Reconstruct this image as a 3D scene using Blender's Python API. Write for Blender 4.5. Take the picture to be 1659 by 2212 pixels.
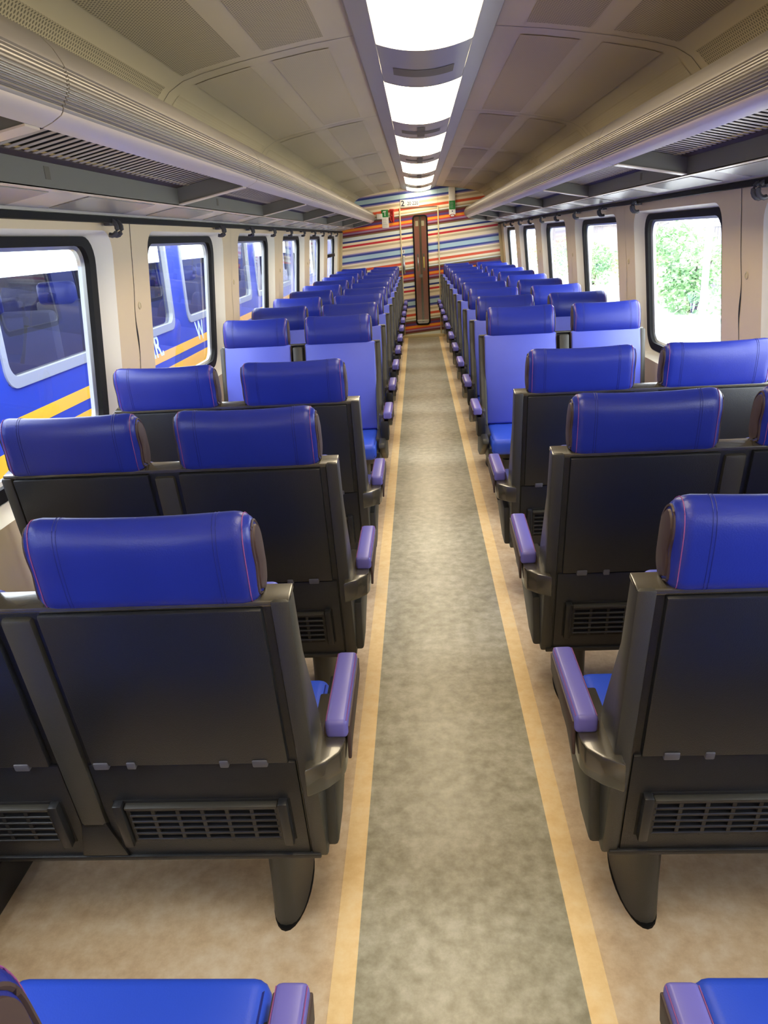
import bpy, bmesh, math, random
from mathutils import Vector, Matrix

random.seed(4)
SC = bpy.context.scene
COL = SC.collection
for o in list(bpy.data.objects):
    bpy.data.objects.remove(o)

# ------------------------------------------------------------------ camera
F_PX, PITCH, YAW, ROLL = 1636.19, 0.3464, -0.0598, 0.0566
CAM = Vector((-0.0512, 0.0, 1.4875))
cd = bpy.data.cameras.new('camera')
cam = bpy.data.objects.new('camera', cd)
COL.objects.link(cam)
cd.sensor_fit = 'HORIZONTAL'
cd.sensor_width = 36.0
cd.lens = F_PX / 1659.0 * 36.0
cd.clip_start = 0.02
fw = Vector((math.sin(YAW) * math.cos(PITCH), math.cos(YAW) * math.cos(PITCH), -math.sin(PITCH)))
rt = Vector((math.cos(YAW), -math.sin(YAW), 0))
up = rt.cross(fw)
r2 = rt * math.cos(ROLL) - up * math.sin(ROLL)
u2 = rt * math.sin(ROLL) + up * math.cos(ROLL)
m = Matrix((r2, u2, -fw)).transposed().to_4x4()
m.translation = CAM
cam.matrix_world = m
SC.camera = cam

# ------------------------------------------------------------------ world, view
SKY_STRENGTH = 10.0
LAMP_STRENGTH = 11.5
w = bpy.data.worlds.new('overcast')
SC.world = w
w.use_nodes = True
bg = w.node_tree.nodes['Background']
bg.inputs['Color'].default_value = (0.92, 0.96, 1.0, 1)
bg.inputs['Strength'].default_value = SKY_STRENGTH
vs = SC.view_settings
vs.view_transform = 'Standard'
vs.look = 'None'
vs.exposure = 0.0
vs.gamma = 1.0
vs.use_curve_mapping = False
SC.cycles.max_bounces = 10
SC.cycles.diffuse_bounces = 7
SC.cycles.transparent_max_bounces = 16


# ------------------------------------------------------------------ materials
def srgb(r, g, b):
    def c(v):
        v /= 255.0
        return v / 12.92 if v <= 0.04045 else ((v + 0.055) / 1.055) ** 2.4
    return (c(r), c(g), c(b), 1)


def base_mat(name):
    mt = bpy.data.materials.new(name)
    mt.use_nodes = True
    nt = mt.node_tree
    return mt, nt, nt.nodes['Principled BSDF']


def mat(name, rgb, rough=0.5, metal=0.0, var=0.0, vscale=8.0, bump=0.0, bscale=200.0, spec=0.5, coat=0.0):
    mt, nt, b = base_mat(name)
    col = srgb(*rgb)
    b.inputs['Base Color'].default_value = col
    b.inputs['Roughness'].default_value = rough
    b.inputs['Metallic'].default_value = metal
    b.inputs['Specular IOR Level'].default_value = spec
    b.inputs['Coat Weight'].default_value = coat
    tc = nt.nodes.new('ShaderNodeTexCoord')
    if var > 0:
        n = nt.nodes.new('ShaderNodeTexNoise')
        n.inputs['Scale'].default_value = vscale
        n.inputs['Detail'].default_value = 5
        nt.links.new(tc.outputs['Object'], n.inputs['Vector'])
        rp = nt.nodes.new('ShaderNodeValToRGB')
        rp.color_ramp.elements[0].position = 0.3
        rp.color_ramp.elements[1].position = 0.7
        rp.color_ramp.elements[0].color = tuple(max(0, c * (1 - var)) for c in col[:3]) + (1,)
        rp.color_ramp.elements[1].color = tuple(min(1, c * (1 + var)) for c in col[:3]) + (1,)
        nt.links.new(n.outputs['Fac'], rp.inputs['Fac'])
        nt.links.new(rp.outputs['Color'], b.inputs['Base Color'])
    if bump > 0:
        n2 = nt.nodes.new('ShaderNodeTexNoise')
        n2.inputs['Scale'].default_value = bscale
        n2.inputs['Detail'].default_value = 2
        nt.links.new(tc.outputs['Object'], n2.inputs['Vector'])
        bp = nt.nodes.new('ShaderNodeBump')
        bp.inputs['Strength'].default_value = bump
        bp.inputs['Distance'].default_value = 0.002
        nt.links.new(n2.outputs['Fac'], bp.inputs['Height'])
        nt.links.new(bp.outputs['Normal'], b.inputs['Normal'])
    return mt


def lino(name, c1, c2, c3, rough):
    mt, nt, b = base_mat(name)
    tc = nt.nodes.new('ShaderNodeTexCoord')
    n1 = nt.nodes.new('ShaderNodeTexNoise')
    n1.inputs['Scale'].default_value = 3.0
    n1.inputs['Detail'].default_value = 3
    n2 = nt.nodes.new('ShaderNodeTexNoise')
    n2.inputs['Scale'].default_value = 24.0
    n2.inputs['Detail'].default_value = 6
    n2.inputs['Roughness'].default_value = 0.65
    for n in (n1, n2):
        nt.links.new(tc.outputs['Object'], n.inputs['Vector'])
    mx = nt.nodes.new('ShaderNodeMath')
    mx.operation = 'MULTIPLY_ADD'
    mx.inputs[1].default_value = 0.35
    nt.links.new(n1.outputs['Fac'], mx.inputs[0])
    ml = nt.nodes.new('ShaderNodeMath')
    ml.operation = 'MULTIPLY'
    ml.inputs[1].default_value = 0.65
    nt.links.new(n2.outputs['Fac'], ml.inputs[0])
    nt.links.new(ml.outputs[0], mx.inputs[2])
    rp = nt.nodes.new('ShaderNodeValToRGB')
    e = rp.color_ramp.elements
    e[0].position = 0.36
    e[0].color = srgb(*c1)
    e[1].position = 0.64
    e[1].color = srgb(*c3)
    k = e.new(0.5)
    k.color = srgb(*c2)
    nt.links.new(mx.outputs[0], rp.inputs['Fac'])
    nt.links.new(rp.outputs['Color'], b.inputs['Base Color'])
    b.inputs['Roughness'].default_value = rough
    return mt


def perforated(name, rgb, hole):
    mt, nt, b = base_mat(name)
    tc = nt.nodes.new('ShaderNodeTexCoord')
    v = nt.nodes.new('ShaderNodeTexVoronoi')
    v.voronoi_dimensions = '2D'
    v.inputs['Scale'].default_value = 95.0
    v.inputs['Randomness'].default_value = 0.0
    mp = nt.nodes.new('ShaderNodeMapping')
    mp.inputs['Rotation'].default_value = (0, 0, math.radians(45))
    nt.links.new(tc.outputs['Object'], mp.inputs['Vector'])
    nt.links.new(mp.outputs['Vector'], v.inputs['Vector'])
    rp = nt.nodes.new('ShaderNodeValToRGB')
    rp.color_ramp.elements[0].position = 0.30
    rp.color_ramp.elements[0].color = srgb(*hole)
    rp.color_ramp.elements[1].position = 0.36
    rp.color_ramp.elements[1].color = srgb(*rgb)
    nt.links.new(v.outputs['Distance'], rp.inputs['Fac'])
    nt.links.new(rp.outputs['Color'], b.inputs['Base Color'])
    b.inputs['Roughness'].default_value = 0.6
    return mt


def stripes(name):
    mt, nt, b = base_mat(name)
    tbl = [(510, 530, (110, 100, 60)), (530, 560, (118, 34, 44)), (560, 593, (84, 60, 120)), (593, 605, (198, 38, 50)),
           (605, 640, (250, 158, 40)), (640, 662, (212, 62, 66)), (662, 690, (164, 130, 164)), (690, 715, (108, 30, 50)),
           (715, 735, (130, 110, 70)), (735, 792, (222, 230, 224)), (792, 820, (44, 58, 128)), (820, 858, (250, 236, 198)),
           (858, 893, (206, 44, 52)), (893, 915, (250, 232, 192)), (915, 950, (206, 186, 150)), (950, 1003, (246, 230, 196)),
           (1003, 1020, (168, 148, 190)), (1020, 1052, (58, 72, 148)), (1052, 1122, (176, 206, 216)), (1122, 1150, (54, 72, 148)),
           (1150, 1170, (170, 150, 190)), (1170, 1190, (248, 234, 200)), (1190, 1225, (208, 188, 152)), (1225, 1262, (248, 234, 204)),
           (1262, 1303, (226, 92, 56)), (1303, 1335, (250, 236, 200)), (1335, 1362, (202, 184, 146)), (1362, 1381, (226, 232, 230))]
    P = 871.0
    geo = nt.nodes.new('ShaderNodeNewGeometry')
    sep = nt.nodes.new('ShaderNodeSeparateXYZ')
    nt.links.new(geo.outputs['Position'], sep.inputs[0])
    a = nt.nodes.new('ShaderNodeMath')      # z - 0.086 x
    a.operation = 'MULTIPLY_ADD'
    a.inputs[1].default_value = -0.086
    nt.links.new(sep.outputs['X'], a.inputs[0])
    nt.links.new(sep.outputs['Z'], a.inputs[2])
    # Yc = 620 + (1.715 - t)/0.000884 ; u = frac((Yc-510)/871)
    c = nt.nodes.new('ShaderNodeMath')
    c.operation = 'MULTIPLY_ADD'
    c.inputs[1].default_value = -1.0 / 0.000884 / P
    c.inputs[2].default_value = (620 + 1.715 / 0.000884 - 510) / P
    nt.links.new(a.outputs[0], c.inputs[0])
    fr = nt.nodes.new('ShaderNodeMath')
    fr.operation = 'FRACT'
    nt.links.new(c.outputs[0], fr.inputs[0])
    rp = nt.nodes.new('ShaderNodeValToRGB')
    rp.color_ramp.interpolation = 'CONSTANT'
    el = rp.color_ramp.elements
    el[0].position = 0.0
    el[0].color = srgb(*tbl[0][2])
    el[1].position = (tbl[1][0] - 510) / P
    el[1].color = srgb(*tbl[1][2])
    for s0, s1, cc in tbl[2:]:
        k = el.new((s0 - 510) / P)
        k.color = srgb(*cc)
    nt.links.new(fr.outputs[0], rp.inputs['Fac'])
    nt.links.new(rp.outputs['Color'], b.inputs['Base Color'])
    b.inputs['Roughness'].default_value = 0.4
    return mt


def emit(name, rgb, strength):
    mt, nt, b = base_mat(name)
    b.inputs['Base Color'].default_value = (0.9, 0.9, 0.9, 1)
    b.inputs['Emission Color'].default_value = rgb + (1,)
    b.inputs['Emission Strength'].default_value = strength
    return mt


def glass(name, tint=(0.93, 0.96, 0.97), r0=0.10, rough=0.0):
    mt = bpy.data.materials.new(name)
    mt.use_nodes = True
    nt = mt.node_tree
    nt.nodes.clear()
    out = nt.nodes.new('ShaderNodeOutputMaterial')
    tr = nt.nodes.new('ShaderNodeBsdfTransparent')
    tr.inputs['Color'].default_value = tint + (1,)
    gl = nt.nodes.new('ShaderNodeBsdfGlossy')
    gl.inputs['Roughness'].default_value = rough
    lw = nt.nodes.new('ShaderNodeLayerWeight')      # two-sided Schlick reflectance of a sheet of glass
    lw.inputs['Blend'].default_value = 0.5
    pw = nt.nodes.new('ShaderNodeMath')
    pw.operation = 'POWER'
    pw.inputs[1].default_value = 5.0
    nt.links.new(lw.outputs['Facing'], pw.inputs[0])
    fz = nt.nodes.new('ShaderNodeMath')
    fz.operation = 'MULTIPLY_ADD'
    fz.inputs[1].default_value = 1.0 - r0
    fz.inputs[2].default_value = r0
    nt.links.new(pw.outputs[0], fz.inputs[0])
    mx = nt.nodes.new('ShaderNodeMixShader')
    nt.links.new(fz.outputs[0], mx.inputs[0])
    nt.links.new(tr.outputs[0], mx.inputs[1])
    nt.links.new(gl.outputs[0], mx.inputs[2])
    nt.links.new(mx.outputs[0], out.inputs[0])
    return mt


M = dict(
    floor=lino('beige_lino', (196, 166, 130), (214, 188, 152), (226, 206, 176), 0.40),
    runner=lino('grey_lino', (136, 131, 110), (162, 157, 136), (186, 182, 164), 0.30),
    yellow=lino('yellow_lino', (232, 196, 136), (240, 208, 152), (244, 218, 170), 0.42),
    ceiling=mat('ceiling_enamel', (198, 184, 148), 0.36, var=0.03, vscale=2.0),
    perf=perforated('perforated_enamel', (186, 172, 136), (112, 102, 78)),
    perf2=perforated('perforated_enamel_fine', (192, 178, 142), (178, 164, 130)),
    channel=mat('channel_grey', (150, 148, 150), 0.28),
    vent=mat('vent_dark', (104, 98, 86), 0.6),
    wall=mat('wall_cream', (230, 208, 166), 0.4, var=0.03, vscale=3.0),
    reveal=mat('reveal_white', (244, 238, 220), 0.4),
    black=mat('black_rubber', (10, 9, 9), 0.6, spec=0.2),
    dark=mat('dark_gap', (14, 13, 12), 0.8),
    rim=mat('rim_alu', (190, 196, 200), 0.3, metal=0.8),
    alu=mat('rack_aluminium', (236, 224, 208), 0.28, metal=0.25),
    rail=mat('rail_aluminium', (156, 150, 142), 0.42, metal=0.55),
    slat=mat('slat_grey', (196, 186, 174), 0.4, metal=0.2),
    rackgrey=mat('rack_grey', (116, 115, 108), 0.42),
    duct=mat('duct_white', (216, 212, 204), 0.35),
    cover=mat('duct_cover_grey', (150, 150, 146), 0.25),
    hook=mat('hook_grey', (70, 70, 74), 0.4),
    shell=mat('seat_shell_charcoal', (29, 31, 35), 0.34, bump=0.25, bscale=500),
    shell2=mat('seat_side_charcoal', (56, 55, 50), 0.40, bump=0.2, bscale=500),
    gloss=mat('seat_cap_lit_charcoal', (62, 58, 48), 0.26, spec=1.0, coat=0.4),  # side charcoal copy, golden light on the tops put into colour and gloss
    grille=mat('grille_black', (34, 35, 37), 0.35),
    clip=mat('clip_grey', (84, 84, 90), 0.4),
    head=mat('headrest_blue_vinyl', (32, 46, 144), 0.32, bump=0.12, bscale=350, var=0.06, vscale=6),
    seat=mat('seat_blue_vinyl', (44, 80, 206), 0.42, bump=0.12, bscale=350),
    back=mat('backrest_periwinkle', (88, 100, 206), 0.44, bump=0.12, bscale=350, var=0.04, vscale=5),
    arm=mat('armrest_violet_vinyl', (108, 104, 184), 0.34),
    brown=mat('brown_side_vinyl', (66, 50, 48), 0.5),
    stitch=mat('pink_stitching', (140, 72, 130), 0.6),
    seam=mat('blue_seam', (24, 34, 120), 0.5),
    stripe=stripes('striped_print'),
    cream=mat('cream_trim', (206, 190, 150), 0.45),
    red=mat('dark_red_door', (128, 40, 32), 0.4),
    white=mat('white_plate', (236, 234, 226), 0.4),
    green=mat('sign_green', (30, 128, 56), 0.4),
    ink=mat('dark_ink', (26, 30, 60), 0.5),
    grey_ink=mat('grey_ink', (150, 150, 148), 0.5),
    hred=mat('hammer_red', (190, 40, 36), 0.4),
    steel=mat('steel', (190, 186, 176), 0.25, metal=0.9),
    hyellow=mat('handle_yellow', (220, 190, 60), 0.4),
    lamp=emit('lamp_diffuser', (1.0, 0.83, 0.56), LAMP_STRENGTH),
    pane=glass('window_glass'),
    tblue=mat('train_blue', (36, 62, 170), 0.3, coat=0.3),
    tyellow=mat('train_yellow', (250, 184, 30), 0.35),
    tgrey=mat('train_grey', (176, 182, 186), 0.35, metal=0.4),
    tdark=mat('train_interior', (104, 102, 112), 0.7),
    tglass=glass('train_glass', tint=(0.55, 0.58, 0.62)),
    twhite=mat('train_lettering', (214, 232, 236), 0.5),
    paving=mat('pale_paving', (214, 212, 204), 0.8, var=0.06, vscale=1.0),
    leafa=mat('leaf_green', (150, 186, 132), 0.5, var=0.35, vscale=3.0),
    leafb=mat('leaf_yellow_green', (190, 206, 146), 0.5, var=0.25, vscale=3.0),
    wood=mat('stem_brown', (84, 70, 54), 0.8),
    post=mat('post_white', (226, 228, 226), 0.5),
    brick=mat('house_grey', (128, 122, 128), 0.8),
    roof=mat('roof_red', (164, 84, 74), 0.7),
)


# ------------------------------------------------------------------ mesh helpers
class MB:
    def __init__(self):
        self.bm = bmesh.new()

    def verts(self, pts):
        return [self.bm.verts.new(p) for p in pts]

    def face(self, vs_):
        try:
            return self.bm.faces.new(vs_)
        except ValueError:
            return None

    def box(self, x0, x1, y0, y1, z0, z1, bev=0.0, seg=2, fn=None):
        p = [(x, y, z) for z in (z0, z1) for y in (y0, y1) for x in (x0, x1)]
        b2 = bmesh.new()
        v = [b2.verts.new(q) for q in p]
        for f in ((0, 2, 3, 1), (4, 5, 7, 6), (0, 1, 5, 4), (2, 6, 7, 3), (0, 4, 6, 2), (1, 3, 7, 5)):
            b2.faces.new([v[i] for i in f])
        if bev > 0:
            bmesh.ops.bevel(b2, geom=b2.edges[:], offset=bev, segments=seg, profile=0.5, affect='EDGES', clamp_overlap=True)
        self._merge(b2, fn)
        return self

    def prism(self, poly, a0, a1, axis='x', bev=0.0, seg=2, fn=None):
        """poly in the two other axes, in (y,z) for x, (x,z) for y, (x,y) for z"""
        def P(u, v, a):
            return {'x': (a, u, v), 'y': (u, a, v), 'z': (u, v, a)}[axis]
        b2 = bmesh.new()
        A = [b2.verts.new(P(u, v, a0)) for u, v in poly]
        B = [b2.verts.new(P(u, v, a1)) for u, v in poly]
        b2.faces.new(A)
        b2.faces.new(B[::-1])
        n = len(poly)
        for i in range(n):
            b2.faces.new([A[i], B[i], B[(i + 1) % n], A[(i + 1) % n]])
        bmesh.ops.recalc_face_normals(b2, faces=b2.faces[:])
        if bev > 0:
            bmesh.ops.bevel(b2, geom=b2.edges[:], offset=bev, segments=seg, profile=0.5, affect='EDGES', clamp_overlap=True)
        self._merge(b2, fn)
        return self

    def _merge(self, b2, fn=None):
        mp = {}
        for v in b2.verts:
            q = fn(*v.co) if fn else v.co
            mp[v] = self.bm.verts.new(q)
        for f in b2.faces:
            self.face([mp[v] for v in f.verts])
        b2.free()

    def tube(self, pts, r, n=6, closed=False):
        rings = []
        N = len(pts)
        for i, p in enumerate(pts):
            p = Vector(p)
            a = Vector(pts[(i - 1) % N]) if (i > 0 or closed) else p
            b = Vector(pts[(i + 1) % N]) if (i < N - 1 or closed) else p
            t = (b - a).normalized()
            h = Vector((0, 0, 1)) if abs(t.z) < 0.9 else Vector((1, 0, 0))
            u = t.cross(h).normalized()
            v = t.cross(u)
            rings.append(self.verts([p + (u * math.cos(2 * math.pi * k / n) + v * math.sin(2 * math.pi * k / n)) * r for k in range(n)]))
        for i in range(N if closed else N - 1):
            A, B = rings[i], rings[(i + 1) % N]
            for k in range(n):
                self.face([A[k], A[(k + 1) % n], B[(k + 1) % n], B[k]])
        if not closed:
            self.face(rings[0][::-1])
            self.face(rings[-1])
        return self

    def loft(self, rings, cap=True, closed=True):
        R = [self.verts(r) for r in rings]
        n = len(rings[0])
        for A, B in zip(R[:-1], R[1:]):
            for k in range(n if closed else n - 1):
                self.face([A[k], A[(k + 1) % n], B[(k + 1) % n], B[k]])
        if cap:
            self.face(R[0][::-1])
            self.face(R[-1])
        return self

    def sheet(self, prof, y0, y1, ny=1):
        """prof: list of (x,z); swept along y as an open sheet"""
        rows = [[(x, y0 + (y1 - y0) * j / ny, z) for x, z in prof] for j in range(ny + 1)]
        R = [self.verts(r) for r in rows]
        for A, B in zip(R[:-1], R[1:]):
            for k in range(len(prof) - 1):
                self.face([A[k], A[k + 1], B[k + 1], B[k]])
        return self

    def mesh(self, name, angle=35):
        bmesh.ops.recalc_face_normals(self.bm, faces=self.bm.faces[:])
        me = bpy.data.meshes.new(name)
        self.bm.to_mesh(me)
        self.bm.free()
        me.polygons.foreach_set('use_smooth', [True] * len(me.polygons))
        me.set_sharp_from_angle(angle=math.radians(angle))
        return me


def link(name, data, material=None, parent=None, loc=None):
    if isinstance(data, MB):
        data = data.mesh(name)
    o = bpy.data.objects.new(name, data)
    COL.objects.link(o)
    if material is not None and data is not None and not data.materials:
        data.materials.append(M[material])
    if parent is not None:
        o.parent = parent
    if loc is not None:
        o.location = loc
    return o


def tag(o, label, cat, group=None, kind=None):
    o['label'] = label
    o['category'] = cat
    if group:
        o['group'] = group
    if kind:
        o['kind'] = kind
    return o


def empty(name, loc, rz=0.0):
    o = bpy.data.objects.new(name, None)
    COL.objects.link(o)
    o.empty_display_size = 0.1
    o.location = loc
    o.rotation_euler = (0, 0, rz)
    return o


def copy_tree(root):
    r = root.copy()
    COL.objects.link(r)
    for ch in root.children:
        c = ch.copy()
        COL.objects.link(c)
        c.parent = r
        for g in ch.children:
            d = g.copy()
            COL.objects.link(d)
            d.parent = c
    return r


def text(body, size, material, parent, loc, rot=(math.pi / 2, 0, 0), shear=0.0, bold=0.0, align='LEFT', name='lettering', scale=(1, 1, 1)):
    cu = bpy.data.curves.new(name, 'FONT')
    cu.body = body
    cu.size = size
    cu.shear = shear
    cu.offset = bold
    cu.align_x = align
    cu.extrude = 0.0004
    cu.materials.append(M[material])
    tmp = bpy.data.objects.new(name, cu)
    COL.objects.link(tmp)
    bpy.context.view_layer.update()
    me = bpy.data.meshes.new_from_object(tmp.evaluated_get(bpy.context.evaluated_depsgraph_get()))
    bpy.data.objects.remove(tmp)
    me.materials.clear()
    me.materials.append(M[material])
    o = bpy.data.objects.new(name, me)
    COL.objects.link(o)
    o.parent = parent
    o.location = loc
    o.rotation_euler = rot
    o.scale = scale
    return o


ORD = ['first', 'second', 'third', 'fourth', 'fifth', 'sixth', 'seventh', 'eighth', 'ninth', 'tenth', 'eleventh', 'twelfth']
SIDE = {-1: 'left', 1: 'right'}

# ------------------------------------------------------------------ setting: floor
Y0, Y1 = -2.06, 12.10
SEAM0, PITCHW = -2.06, 1.76
NW = 8
fl = link('floor', MB().box(-1.32, 1.32, Y0, Y1 + 0.02, -0.06, 0.0), 'floor')
tag(fl, 'mottled beige linoleum floor under the seats', 'floor', kind='structure')
link('aisle_runner', MB().box(-0.2387, 0.2387, Y0, Y1, 0.0, 0.0015), 'runner', fl)
for s in (-1, 1):
    a, b = sorted((s * 0.2388, s * 0.291))
    link('yellow_stripe', MB().box(a, b, Y0, Y1, 0.0, 0.0015), 'yellow', fl)


# ------------------------------------------------------------------ setting: side walls and windows
def fx(z):
    return 1.20 + 0.0885 * (1.655 - max(z, 0.6))


def rrect(y0, y1, z0, z1, r, n=6):
    pts = []
    for cy, cz, a0 in ((y1 - r, z1 - r, 0), (y0 + r, z1 - r, 90), (y0 + r, z0 + r, 180), (y1 - r, z0 + r, 270)):
        for i in range(n + 1):
            a = math.radians(a0 + 90.0 * i / n)
            pts.append((cy + r * math.cos(a), cz + r * math.sin(a)))
    return pts


def outer_for(inner, Ya, Yb, Za, Zb, n=6):
    out = []
    cor = [(Yb, Zb), (Ya, Zb), (Ya, Za), (Yb, Za)]
    for c in range(4):
        first = inner[c * (n + 1)]
        last = inner[c * (n + 1) + n]
        cy, cz = cor[c]
        if c in (0, 2):
            e0, e1 = (cy, first[1]), (last[0], cz)
        else:
            e0, e1 = (first[0], cz), (cy, last[1])
        h = n // 2
        for i in range(n + 1):
            if i <= h:
                t = i / h
                out.append((e0[0] + (cy - e0[0]) * t, e0[1] + (cz - e0[1]) * t))
            else:
                t = (i - h) / h
                out.append((cy + (e1[0] - cy) * t, cz + (e1[1] - cz) * t))
    return out


def ring(mb, pa, pb, fa, fb, s, steps=1):
    rows = []
    for k in range(steps + 1):
        t = k / steps
        row = []
        for (ya, za), (yb, zb) in zip(pa, pb):
            y, z = ya + (yb - ya) * t, za + (zb - za) * t
            row.append((s * (fa(z) * (1 - t) + fb(z) * t), y, z))
        rows.append(row)
    mb.loft(rows, cap=False)


WTOP = 1.612
seams = [SEAM0 + PITCHW * k for k in range(NW + 1)]
wn = 0
for s in (-1, 1):
    wall = empty('wall_' + SIDE[s], (0, 0, 0))
    tag(wall, 'cream moulded carriage wall with windows on the %s' % SIDE[s], 'wall', kind='structure')
    for k in range(NW):
        ya = seams[k]
        yb = seams[k + 1] if k < NW - 1 else Y1 + 0.01
        yc = ya + PITCHW
        dz = 0.014 if s < 0 else -0.002
        A = rrect(ya + 0.20, yc - 0.20, 0.742 + dz, 1.556 + dz, 0.085)
        B = rrect(ya + 0.265, yc - 0.265, 0.785 + dz, 1.537 + dz, 0.10)
        C = rrect(ya + 0.322, yc - 0.322, 0.828 + dz, 1.506 + dz, 0.075)
        D = rrect(ya + 0.334, yc - 0.334, 0.839 + dz, 1.495 + dz, 0.065)
        O = outer_for(A, ya, yb, 0.0, WTOP)
        mb = MB()
        ring(mb, O, A, fx, fx, s, 4)
        link('wall_panel', mb, 'wall', wall)
        mb = MB()
        ring(mb, outer_for(B, ya, yb, -0.85, 1.75), B, lambda z: fx(z) + 0.09, lambda z: fx(z) + 0.09, s, 3)
        ring(mb, B, B, lambda z: fx(z) + 0.09, lambda z: fx(z) + 0.055, s)
        link('outer_skin', mb, 'tblue', wall)
        wn += 1
        win = empty('window_%d' % wn, (s * fx(0.78), ya + PITCHW / 2, 0.78))
        vis = k - 2
        nm = 'carriage window with rounded black frame, %s on the %s' % (
            (ORD[vis] + ' from the front') if vis >= 0 else ('behind the viewer, number %s' % ORD[k]), SIDE[s])
        tag(win, nm, 'window', kind='structure')
        off = Vector(win.location)

        def shift(mb_):
            for v in mb_.bm.verts:
                v.co -= off
            return mb_
        mb = MB()
        ring(mb, A, B, fx, lambda z: fx(z) + 0.055, s, 2)
        link('window_reveal', shift(mb), 'reveal', win)
        mb = MB()
        ring(mb, B, B, lambda z: fx(z) + 0.055, lambda z: fx(z) + 0.043, s)
        ring(mb, B, C, lambda z: fx(z) + 0.043, lambda z: fx(z) + 0.043, s)
        ring(mb, C, C, lambda z: fx(z) + 0.043, lambda z: fx(z) + 0.075, s)
        link('window_frame', shift(mb), 'black', win)
        mb = MB()
        ring(mb, C, D, lambda z: fx(z) + 0.062, lambda z: fx(z) + 0.070, s)
        ring(mb, D, D, lambda z: fx(z) + 0.070, lambda z: fx(z) + 0.085, s)
        link('window_rim', shift(mb), 'rim', win)
        mb = MB()
        Cv = mb.verts([(s * (fx(z) + 0.072), y, z) for y, z in C])
        mb.face(Cv)
        link('pane', shift(mb), 'pane', win)
        if k == NW - 1 and s == -1:     # the last left window has an opening bar
            zb = 1.30
            link('transom', shift(MB().box(-(fx(zb) + 0.08), -(fx(zb) + 0.03), ya + 0.30, yc - 0.30, zb - 0.025, zb + 0.02, 0.006)), 'black', win)
    for k in range(1, NW):
        ya = seams[k]
        zs = [0.62 + 0.02 * i for i in range(50)]
        mb = MB()
        L, R = [], []
        for z in zs:
            bow = math.exp(-((z - 1.15) / 0.055) ** 2)
            wdt = 0.0022 + 0.0055 * bow
            dy = -0.010 * math.exp(-((z - 1.24) / 0.07) ** 2) + 0.012 * math.exp(-((z - 1.08) / 0.09) ** 2)
            L.append((s * (fx(z) - 0.0012), ya + dy - wdt, z))
            R.append((s * (fx(z) - 0.0012), ya + dy + wdt, z))
        mb.loft([L, R], cap=False, closed=False)
        link('joint_gap', mb, 'dark' if k < 4 else 'cream', wall)
        zc = 1.275
        yc = ya + (0.05 if s < 0 else -0.06)
        mb = MB()
        rings = []
        for rr, dx in ((0.016, 0.0), (0.015, 0.003), (0.011, 0.0035), (0.010, 0.001), (0.0, 0.001)):
            rings.append([(s * (fx(zc) - dx), yc + max(rr, 1e-4) * math.cos(a), zc + max(rr, 1e-4) * math.sin(a)) for a in [2 * math.pi * i / 16 for i in range(16)]])
        mb.loft(rings, cap=False)
        link('screw_cap', mb, 'cream', wall)

# ------------------------------------------------------------------ setting: ceiling
CP = [(0.25, 2.168), (0.32, 2.160), (0.42, 2.149), (0.53, 2.133), (0.67, 2.110), (0.80, 2.084), (0.88, 2.062), (0.935, 2.030),
      (0.975, 1.985), (1.01, 1.92), (1.05, 1.83), (1.11, 1.73), (1.17, 1.65), (1.206, 1.606)]


def cz(x):
    for (xa, za), (xb, zb) in zip(CP[:-1], CP[1:]):
        if xa <= x <= xb:
            return za + (zb - za) * (x - xa) / (xb - xa)
    return CP[-1][1]


ceil = empty('ceiling', (0, 0, 2.16))
tag(ceil, 'beige enamelled carriage ceiling of curved panels', 'ceiling', kind='structure')
LP, LEND0, LLEN = 1.88, 3.08, 1.18
cs = [LEND0 + 0.01 + LP * k for k in range(-3, 6)]
cs[0] = Y0
cs[-1] = Y1
for s in (-1, 1):
    for a, b in zip(cs[:-1], cs[1:]):
        mb = MB().sheet([(s * x, z - 2.16) for x, z in CP], a, b)
        link('ceiling_panel', mb, 'ceiling', ceil)
        if b < Y1:
            mb = MB().sheet([(s * x, z - 2.16 - 0.0012) for x, z in CP[:9]], b - 0.002, b + 0.002)
            link('joint_gap', mb, 'vent', ceil)
        for xa, xb in ((0.35, 0.565), (0.645, 0.86), (0.925, 0.99)):
            xs = sorted(set([xa, xb] + [x for x, _ in CP if xa < x < xb]))
            if b - a > 0.6:
                mb = MB().sheet([(s * x, cz(x) - 2.16 - 0.0022) for x in xs], a + 0.10, b - 0.07)
                link('perforated_panel', mb, 'perf' if b < 3.2 else 'perf2', ceil)
    # sloping side of the light channel
    mb = MB().sheet([(s * 0.253, 2.1685 - 2.16), (s * 0.244, 2.155 - 2.16), (s * 0.172, 2.134 - 2.16), (s * 0.168, 2.145 - 2.16)], Y0, Y1)
    link('channel_side', mb, 'channel', ceil)
link('channel_back', MB().box(-0.3, 0.3, Y0, Y1, 0.014, 0.03), 'channel', ceil)


def lens(x):
    return 2.134 - 0.030 * (1 - (x / 0.17) ** 2)


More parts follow.
